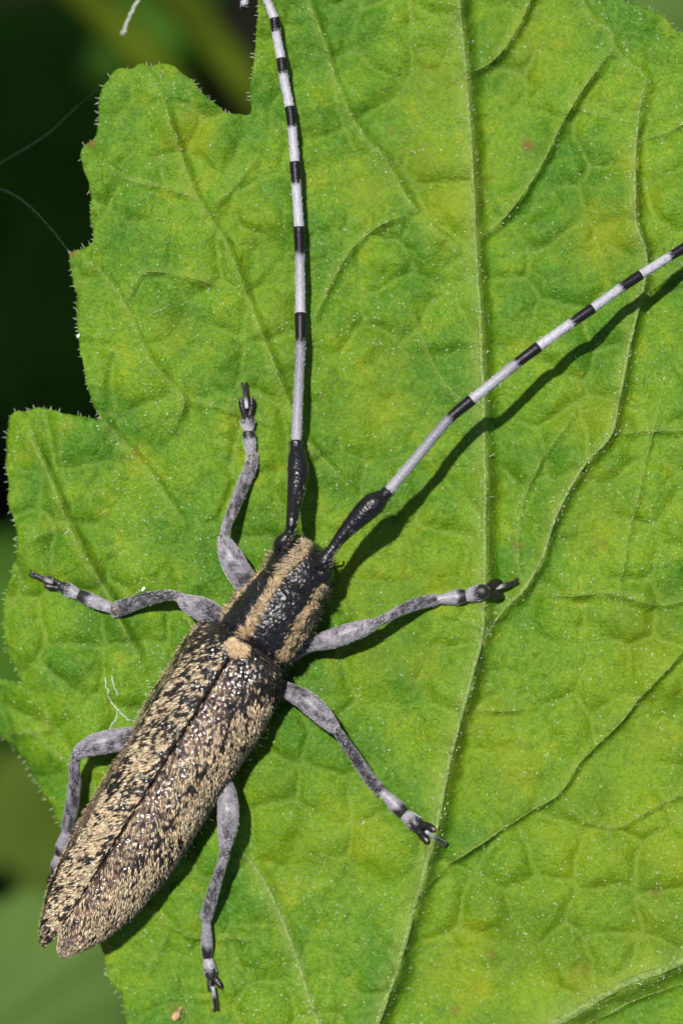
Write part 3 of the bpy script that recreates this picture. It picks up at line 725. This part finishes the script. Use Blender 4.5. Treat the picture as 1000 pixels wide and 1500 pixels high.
def antenna(base, scape, segs, z_of):
    # base socket + scape in one mesh
    pts = np.array([P(x, y, z) for x, y, z, r in scape]); rad = np.array([r/100 for *_, r in scape])
    tb = tube(pts, rad, 16, 7)
    V, F, s, a, N, T = tb
    root = mesh_obj('antenna', V, F, M_shiny, beetle, BLK)
    limb_hairs('bristles', tb, 420, .055, .0038, np.array([.035, .032, .03]), root, .9, None, .7)
    limb_hairs('setae', tb, 420, .06, .005, np.array([.32, .28, .2]), root, .3, lambda s, a: (np.cos(a) > .45) & (s < .55))
    for k, sg in enumerate(segs):
        (x0, y0), (xb, yb), (x1, y1), r0, r1, g0, g1 = sg
        # a segment: pale from its base to (xb, yb), black from there to its end
        z0 = z_of(x0, y0); z1 = z_of(x1, y1); zb = z_of(xb, yb)
        L = math.hypot(x1-x0, y1-y0); fb = math.hypot(xb-x0, yb-y0)/L
        pts = np.array([P(x0, y0, z0), P((x0+xb)/2, (y0+yb)/2, (z0+zb)/2), P(xb, yb, zb), P(x1, y1, z1)])
        tb = tube(pts, np.array([r0, (r0+r1)/2*.97, r1*1.0, r1*1.12])/100, 12, 8)
        V, F, s, a, N, T = tb
        edge = .025*(vnoise(a*3, s*0+k, 40+k)-.5)
        white = np.array([.40, .39, .425]); grey = np.array([.16, .16, .175])
        w_ = g0+(g1-g0)*np.clip(s/fb, 0, 1); w_ = np.maximum(w_, sst(.10, .02, s)*.9)
        cw = grey+(white-grey)*w_[:, None]
        bl = sst(fb-.02, fb+.015, s+edge)[:, None]
        so = mesh_obj('antenna_segment', V, F, M_ant, root, cw*(1-bl)+np.array([.010, .008, .012])*bl)
        limb_hairs('setae', tb, 500, .045, .0042, np.array([.43, .42, .45]), so, .16, lambda s, a: (s < fb) & (s > .01))
        limb_hairs('bristles', tb, 70, .11, .0032, np.array([.03, .028, .028]), so, .9, lambda s, a: (np.sin(a) < .3) & (s > fb-.2), .8)
    return root
_zy = np.array([-60, 60, 180, 300, 420, 540, 645]); _zz = np.array([float(base_h(np.array([np.interp(v, [0, 645], [405, 436])]), np.array([max(v, 10.)]))[0]) for v in _zy])
zl = lambda x, y: float(np.interp(y, _zy, np.maximum(_zz+np.interp(_zy, [300, 645], [.24, .40]), np.interp(_zy, [560, 645], [-1, .46]))))
mk = lambda pts, r0, r1, g: [(pts[i], pts[i+1], pts[i+2], r0+(r1-r0)*i/len(pts), r0+(r1-r0)*(i+2)/len(pts), *g(i//2)) for i in range(0, len(pts)-2, 2)]
gl = lambda k: (.55, .0) if k == 0 else (.85, .35) if k == 1 else (1., .8)
Lpts = [(434,644),(440,506),(440,460),(439,375),(438,333),(434,272),(432,238),(428,188),(424.5,157),(415,110),(412,86),(404.5,48),(402,27),(390,-3),(384,-22),(374,-32),(368,-36),(358.3,4),(358,9)]
ant_l = antenna(None, [(411,800,.93,10),(414,794,1.0,10.5),(420,787,1.02,8),(425,779,1.0,7),(428,760,1.0,8.5),(432,730,.78,11.5),(436,700,.64,14.5),(436,680,.57,14.5),(435,665,.52,12),(434,657,.50,8.8),(434,648,.48,9)],
                mk(Lpts, 8.0, 5.2, gl), zl)
ant_l['label'] = 'banded antenna whose tip curls back beyond the leaf notch'
zr = lambda x, y: float(np.interp(x, [480, 570, 700, 850, 960, 1100, 1250], [1.05, 1.12, 1.22, 1.20, .98, .72, .70]))
Rpts = [(568,720),(656,615),(690,586),(754,534),(788,508),(835,474),(867,452),(907,423),(937,403),(978,377),(1003,362),(1048,336),(1068,325),(1105,303),(1123,293),(1155,277),(1170,270),(1200,258),(1225,249)]
ant_r = antenna(None, [(470,829,.98,11),(475,822,1.05,11.5),(480,813,1.07,8.5),(487,803,1.07,7.5),(500,786,1.08,9.5),(518,766,1.10,13),(538,746,1.12,16.5),(550,736,1.12,16),(558,729,1.12,12),(563,725,1.12,9.2),(568,720,1.12,9.2)],
                mk(Rpts, 7.8, 5.4, gl), zr)
ant_r['label'] = 'banded antenna that casts its shadow across the leaf veins'

# ---- legs
DK = np.array([.028, .027, .030]); GY = np.array([.25, .23, .255])
def leg(name_label, femur, tibia, tarsus, claw, dark=.35):
    """femur, tibia: (x, y, z, r px) lists; tarsus: joints (x, y, r) on the leaf; claw: end point"""
    zs = lambda z: .12+(z-.12)*.74 if z > .12 else z
    def pr(l): return np.array([P(x, y, max(zs(z), lh(x, y)+r*.0085)) for x, y, z, r in l]), np.array([r/100 for *_, r in l])
    def grey(s, a, V, dk, seed):
        nz = fbm(s*16+seed, a*2.2+seed*3.1, 500+seed, 3)
        m = sst(.42, .78, nz+dk-.26*np.abs(np.cos(a)))
        return GY*(1-m[:, None])+DK*m[:, None]
    sd = int(femur[0][0]) % 97
    p, r = pr(femur); tb = tube(p, r, 16, 6, .92)
    V, F, s, a, N, T = tb
    c = grey(s, a, V, dark*.45, sd); kn = sst(.90, .98, s)[:, None]; c = c*(1-kn)+DK*.5*kn
    lg = mesh_obj('leg', V, F, M_limb, beetle, c); lg['label'] = name_label
    limb_hairs('setae', tb, 1700, .05, .0036, np.array([.40, .37, .40]), lg, .10)
    p, r = pr(tibia); tb = tube(p, r, 14, 6, .9)
    V, F, s, a, N, T = tb
    c = grey(s, a, V, dark*.8, sd+3); kn = sst(.12, .0, s)[:, None]; c = c*(1-kn)+DK*.4*kn
    en_ = sst(.93, 1., s)[:, None]*.7; c = c*(1-en_)+np.array([.10, .06, .035])*en_
    ti = mesh_obj('tibia', V, F, M_limb, lg, c)
    limb_hairs('setae', tb, 1100, .05, .0036, np.array([.42, .39, .40]), lg, .12)
    zt = []
    for x, y, r_ in tarsus: zt.append(max(lh(x, y), -1.2)+r_/100*.80+.015)
    zt[0] = max(zt[0], zs(tibia[-1][2]))
    for k in range(3):
        x0, y0, r0 = tarsus[k]; x1, y1, r1 = tarsus[k+1]
        a0 = P(x0, y0, zt[k]); a1 = P(x1, y1, zt[k+1])
        if k < 2:
            tb = tube(np.array([a0, a0*.65+a1*.35, a0*.25+a1*.75, a1]), np.array([r0*.72, r0*1.0, r1*1.06, r1*.92])/100, 12, 5, .75)
            V, F, s, a, N, T = tb
            bl = sst(.46, .62, s+.14*(vnoise(a*2, s*0, k)-.5)+(0.0 if k else -.16))[:, None]
            nz = (.55+.75*fbm(a*1.5, s*9, 620+k, 2))[:, None]
            c = np.array([.25, .235, .26])*nz*(1-bl)+np.array([.012, .010, .010])*bl
            o = mesh_obj('tarsal_segment', V, F, M_limb, lg, c)
            limb_hairs('setae', tb, 420, .05, .0045, np.array([.46, .44, .46]), o, .2, lambda s, a: s < .6)
        else:
            # split black pad: two lobes joined at a pale base
            d = a1-a0; ln_ = np.linalg.norm(d); d = d/ln_; sv = np.cross(d, [0, 0, 1.]); sv /= np.linalg.norm(sv)
            parts = []; cs = []
            for g_ in (-1, 1):
                tb = tube(np.array([a0+sv*g_*.015, a0+d*ln_*.35+sv*g_*r1/100*.42, a0+d*ln_*.8+sv*g_*r1/100*.60, a0+d*ln_*1.05+sv*g_*r1/100*.62]),
                          np.array([r0*.50, r1*.38, r1*.38, r1*.20])/100, 12, 5, .7)
                parts.append(tb[:2]); s = tb[2]; bl = sst(.08, .18, s)[:, None]
                c = np.array([.38, .36, .39])*(1-bl)+np.array([.012, .010, .010])*bl
                rim = sst(.86, 1., s)[:, None]*.55; cs.append(c*(1-rim)+np.array([.22, .10, .06])*rim)
            V, F = merge(parts); o = mesh_obj('tarsal_segment', V, F, M_shiny, lg, np.vstack(cs))
    # last slender segment with its two hooked claws
    x0, y0, r0 = tarsus[2]; x2, y2 = claw
    bx0, by0 = x0+(x2-x0)*.30, y0+(y2-y0)*.30
    zc0 = zt[3]+.05; zc1 = max(lh(x2, y2), -1.2)+.055
    a0 = P(bx0, by0, zc0); a1 = P(x2, y2, zc1); d = a1-a0; d /= np.linalg.norm(d); sv = np.cross(d, [0, 0, 1.]); sv /= np.linalg.norm(sv)
    tb = tube(np.array([a0, a0*.5+a1*.5+[0, 0, .02], a1-d*.05]), [.028, .036, .042], 10, 6)
    s = tb[2]; bl = sst(.22, .5, s)[:, None]
    mesh_obj('claw_segment', tb[0], tb[1], M_limb, lg, np.array([.34, .34, .35])*(1-bl)+np.array([.012, .010, .010])*bl)
    for g_ in (-1, 1):
        q = a1-d*.04
        tb = tube(np.array([q+sv*g_*.02, q+sv*g_*.028+d*.04+[0, 0, .0], q+sv*g_*.030+d*.065+[0, 0, -.02], q+sv*g_*.024+d*.075+[0, 0, -.055]]), [.026, .022, .015, .005], 8, 4)
        mesh_obj('claw', tb[0], tb[1], M_shiny, lg, np.array([.02, .012, .010]))
    return lg
L_ = lh
leg('front leg reaching forward beside the upright antenna',
    [(392,893,.50,12),(372,868,.60,17),(350,838,.72,18.5),(338,815,.76,17),(330,797,.76,11),(327,789,.75,7)],
    [(327,787,.75,6.5),(333,768,.66,7.5),(345,738,.48,9),(358,706,.30,10),(368,682,.20,9.5),(369,668,.15,9)],
    [(369,670,8.5),(364,633,9.5),(363,612,10.5),(361,584,12.5)], (358,563))
leg('front leg stretched towards the midrib',
    [(430,958,.45,9),(455,945,.52,10),(482,937,.62,14.5),(512,927,.70,14),(535,919,.72,11),(548,914,.72,6.5)],
    [(548,914,.72,6),(562,907,.64,7),(585,895,.48,8),(612,884,.30,9.5),(636,879,.17,9)],
    [(636,879,8),(681,873,11),(711,866,11.5),(734,862,15.5)], (757,852))
leg('middle leg stretched over the left leaf lobe',
    [(345,925,.42,10),(318,905,.55,17),(295,892,.68,17),(276,884,.76,12),(266,877,.78,7)],
    [(267,877,.78,6.5),(252,872,.68,7.5),(232,874,.50,9),(205,881,.28,11),(180,890,.14,12),(169,893,.10,11)],
    [(167,893,9),(117,872,9.5),(90,859,9),(68,852,10)], (46,840), .5)
leg('middle leg whose foot touches the midrib',
    [(400,1000,.42,10),(426,1014,.52,12.5),(448,1026,.64,15.5),(470,1046,.72,14.5),(484,1061,.74,10.5),(491,1068,.74,6.5)],
    [(491,1067,.74,6.5),(502,1083,.64,7.5),(518,1106,.46,8.5),(538,1136,.26,9.5),(555,1156,.14,9.5)],
    [(555,1156,8),(591,1191,10.5),(612,1210,11.5),(630,1223,15)], (653,1238), .5)
leg('hind leg bent at the edge of the leaf',
    [(240,1085,.42,12),(205,1080,.55,15),(172,1084,.66,17),(142,1090,.72,15.5),(122,1098,.72,11),(114,1105,.72,7.5)],
    [(113,1106,.72,7),(109,1122,.60,8),(110,1148,.35,9.5),(106,1180,.05,10.5),(100,1212,-.25,10)],
    [(99,1214,8),(88,1252,9),(82,1278,9),(78,1296,11)], (74,1320))
leg('hind leg stretched back on the open leaf',
    [(312,1120,.42,10),(328,1148,.52,12.5),(334,1176,.64,15.5),(334,1206,.72,15.5),(331,1230,.72,11),(330,1242,.72,7.5)],
    [(330,1243,.72,7),(326,1262,.62,7.5),(317,1292,.42,8.5),(308,1322,.22,9.5),(302,1342,.14,9.5)],
    [(302,1343,7.5),(304,1402,8.5),(310,1432,9),(317,1450,12)], (317,1480))

# ------------------------------------------------------------------ plants and leaves deep below, out of focus
M_b1 = plain_mat('shade_leaf', (.030, .085, .003), .7, .1, .35, .5, .3)
M_b2 = plain_mat('pale_leaf', (.060, .108, .020), .7, .1, .12, .35, .3)
M_b3 = plain_mat('stalk_green', (.060, .090, .004), .7, .1, .25, .6, .3)
M_b4 = plain_mat('olive_leaf', (.040, .068, .004), .7, .1, .25, .5, .3)
def low_leaf(px, py, z, rad, rot, mat, label, tilt=(0, 0), group=None, lobes=5):
    c = P(px, py, z); foot = np.array([c[0]+rad*.25, c[1]-rad*.5, GZ])
    th = thing('leaf', tuple(foot), label, 'leaf', group)
    na, nr_ = 140, 16; a = np.arange(na)/na*2*np.pi
    seed = int(abs(px)*7+abs(py)) % 911
    ro = rad*(.78+.16*np.cos(lobes*a)+.10*(fbm(a*3, a*0, seed, 3)-.5)+.03*np.cos(31*a))
    ro = ro*(1-.55*np.exp(-((np.abs(a-np.pi))/.22)**2))
    V = []
    for q in range(nr_):
        f_ = (q+.02)/(nr_-1)
        x = np.cos(a)*ro*f_; y = np.sin(a)*ro*f_
        zz_ = -.12*rad*f_**2+.10*rad*(fbm(x/rad*2+5, y/rad*2+5, seed, 2)-.5)+x*tilt[0]+y*tilt[1]
        ca_, sa_ = math.cos(rot), math.sin(rot)
        V.append(np.stack([c[0]+x*ca_-y*sa_, c[1]+x*sa_+y*ca_, c[2]+zz_], 1))
    V = np.vstack(V); F = []
    for q in range(nr_-1):
        for s in range(na): F.append([q*na+s, (q+1)*na+s, (q+1)*na+(s+1) % na, q*na+(s+1) % na])
    F.append([s for s in range(na)])
    bl_ = mesh_obj('blade', V, F, mat, th); so = bl_.modifiers.new('thickness', 'SOLIDIFY'); so.thickness = .06
    for q in range(lobes):
        j = int(round(q*na/lobes)) % na
        pts = V[np.arange(1, nr_-1)*na+j].copy(); pts[:, 2] += .02
        tv_, tf_, *_ = tube(pts, np.linspace(.014*rad, .004*rad, len(pts)), 8, 2); mesh_obj('vein', tv_, tf_, mat, bl_)
    pv, pf, *_ = tube([V[:na].mean(0), c*.7+foot*.3+[.3, -.2, 0], c*.3+foot*.7, foot-[0, 0, .3]], [.03*rad, .035*rad, .04*rad, .05*rad], 10, 6)
    mesh_obj('petiole', pv, pf, mat, th)
    return th
low_leaf(-150, 1600, -13, 6.4, .6, M_b2, 'pale green blurred leaf below the tip of the wing covers', (.0, -.02))
low_leaf(30, 1300, -21, 3.4, .3, M_b4, 'olive blurred leaf below the bent hind leg at the leaf edge', (0, 0))
low_leaf(-60, 1000, -26, 5.2, 2.2, M_b1, 'dark blurred leaf low under the leaf margin by the hind leg', (0, .0))
low_leaf(40, 260, -34, 8.0, 1.0, M_b1, 'dark blurred leaf deep behind the two brown margin tips', (0, 0))
low_leaf(1010, -60, -16, 2.6, 3.0, M_b2, 'grey green blurred leaf behind the top right corner of the big leaf', (0, 0))
low_leaf(-790, -860, -5, 10.0, 4.0, M_b1, 'unseen leaf added beside the plant to shade the depths beyond the notch', (0, 0))  # unseen leaf, added to keep the sun off the deep background
low_leaf(-640, -200, -5, 6.2, 2.6, M_b1, 'unseen leaf added out of view to shade the gap left of the lobes', (0, 0))  # second unseen leaf, added so the gap by the left lobes stays dark
def stalk(x0, y0, z0, x1, y1, z1, r, label):
    a0 = P(x0, y0, z0); a1 = P(x1, y1, z1); foot = np.array([a1[0]+1.5, a1[1]-2, GZ])
    V, F, *_ = tube([a0, a0*.5+a1*.5+[.25, .1, .3], a1, a1*.5+foot*.5, foot-[0, 0, .4]], [r*.8, r, r, r*1.1, r*1.2], 14, 8)
    o = mesh_obj('plant_stalk', V, F, M_b3); return tag(o, label, 'stalk')
stalk(-60, -160, -15, 290, 180, -20, .42, 'blurred green stalk leading down behind the blunt upper lobe')
stalk(110, -150, -17, 420, 215, -22, .40, 'blurred green stalk crossing the gap of the leaf notch')

# ------------------------------------------------------------------ small stray things
def strand(name, pts, r, label, cat, mat=M_silk, ns=6, sub=10, jit=0.):
    q = catmull(np.array([P(*p) for p in pts]), sub)
    if jit: q = q+rng.normal(0, jit, q.shape)
    V, F, *_ = tube(q, np.full(len(q), r)*(1+(.5*rng.random(len(q)) if jit else 0)), ns, 1)
    return tag(mesh_obj(name, V, F, mat), label, cat)
lz = lambda x, y: lh(x, y)+.03
strand('silk_thread', [(-40,262,-.7),(20,285,-.8),(60,318,-.7),(100,366,lz(103,368)-.01)], .0011, 'hair thin silk thread running to the lower brown margin tip', 'silk thread', M_thread)
strand('silk_thread', [(-40,262,-.7),(20,228,-1.0),(70,196,-1.0),(120,150,-.9),(150,127,lz(153,127)-.01)], .0008, 'hair thin silk thread running to the blunt upper lobe', 'silk thread', M_thread)
strand('withered_thread', [(420,-128,lz(420,-128)),(360,-105,-.4),(280,-75,-.8),(230,-40,-1.1),(208,-8,-1.2),(196,10,-1.2),(188,26,-1.2),(183,40,-1.2),(179,50,-1.2)], .010, 'pale withered thread hanging free in the gap above the blunt upper lobe', 'thread', M_silk, 6, 6, .012)
tf = [[(154,992),(158,1012),(162,1028),(172,1040),(180,1048),(189,1056)], [(164,990),(169,1008),(172,1018)], [(172,1040),(170,1052),(163,1062),(160,1072)]]
t_ = thing('silk_tuft', tuple(on_leaf(170, 1035)[0]), 'torn white silk wisp lying on the leaf above the bent hind leg', 'silk')
for pl in tf:
    q = catmull(np.array(pl, float), 8); pts = on_leaf(q[:, 0], q[:, 1], .022); pts += rng.normal(0, .006, pts.shape)
    V, F, *_ = tube(pts, np.full(len(pts), .0052), 6, 1); mesh_obj('strand', V, F, M_silk, t_)
def crumb(name, x, y, z, size, label, mat, seed):
    r_ = np.random.default_rng(seed)
    V, F = blob(P(x, y, z), (size, size*.6, size*.45), frame, 9, 12); c = V.mean(0)
    V = c+(V-c)*(1+.35*(r_.random((len(V), 1))-.5)); return tag(mesh_obj(name, V, F, mat, smooth=False), label, 'debris')
crumb('plant_crumb', 258, 1488, lh(258, 1488)+.03, .085, 'small brown crumb stuck on the leaf near the hind foot', M_bits, 1)
crumb('plant_crumb', 263, 1479, lh(263, 1479)+.03, .05, 'tiny tan crumb touching the brown crumb near the hind foot', M_bits, 2)
crumb('white_speck', 115, 492, lh(116, 492)+.01, .032, 'white speck in place of the glints on the leaf margin below the brown tip', M_silk, 3)  # white solid speck stands in for small glints on the margin
crumb('white_speck', 210, 863, .44, .035, 'white flake clinging to the middle leg on the left lobe', M_silk, 4)
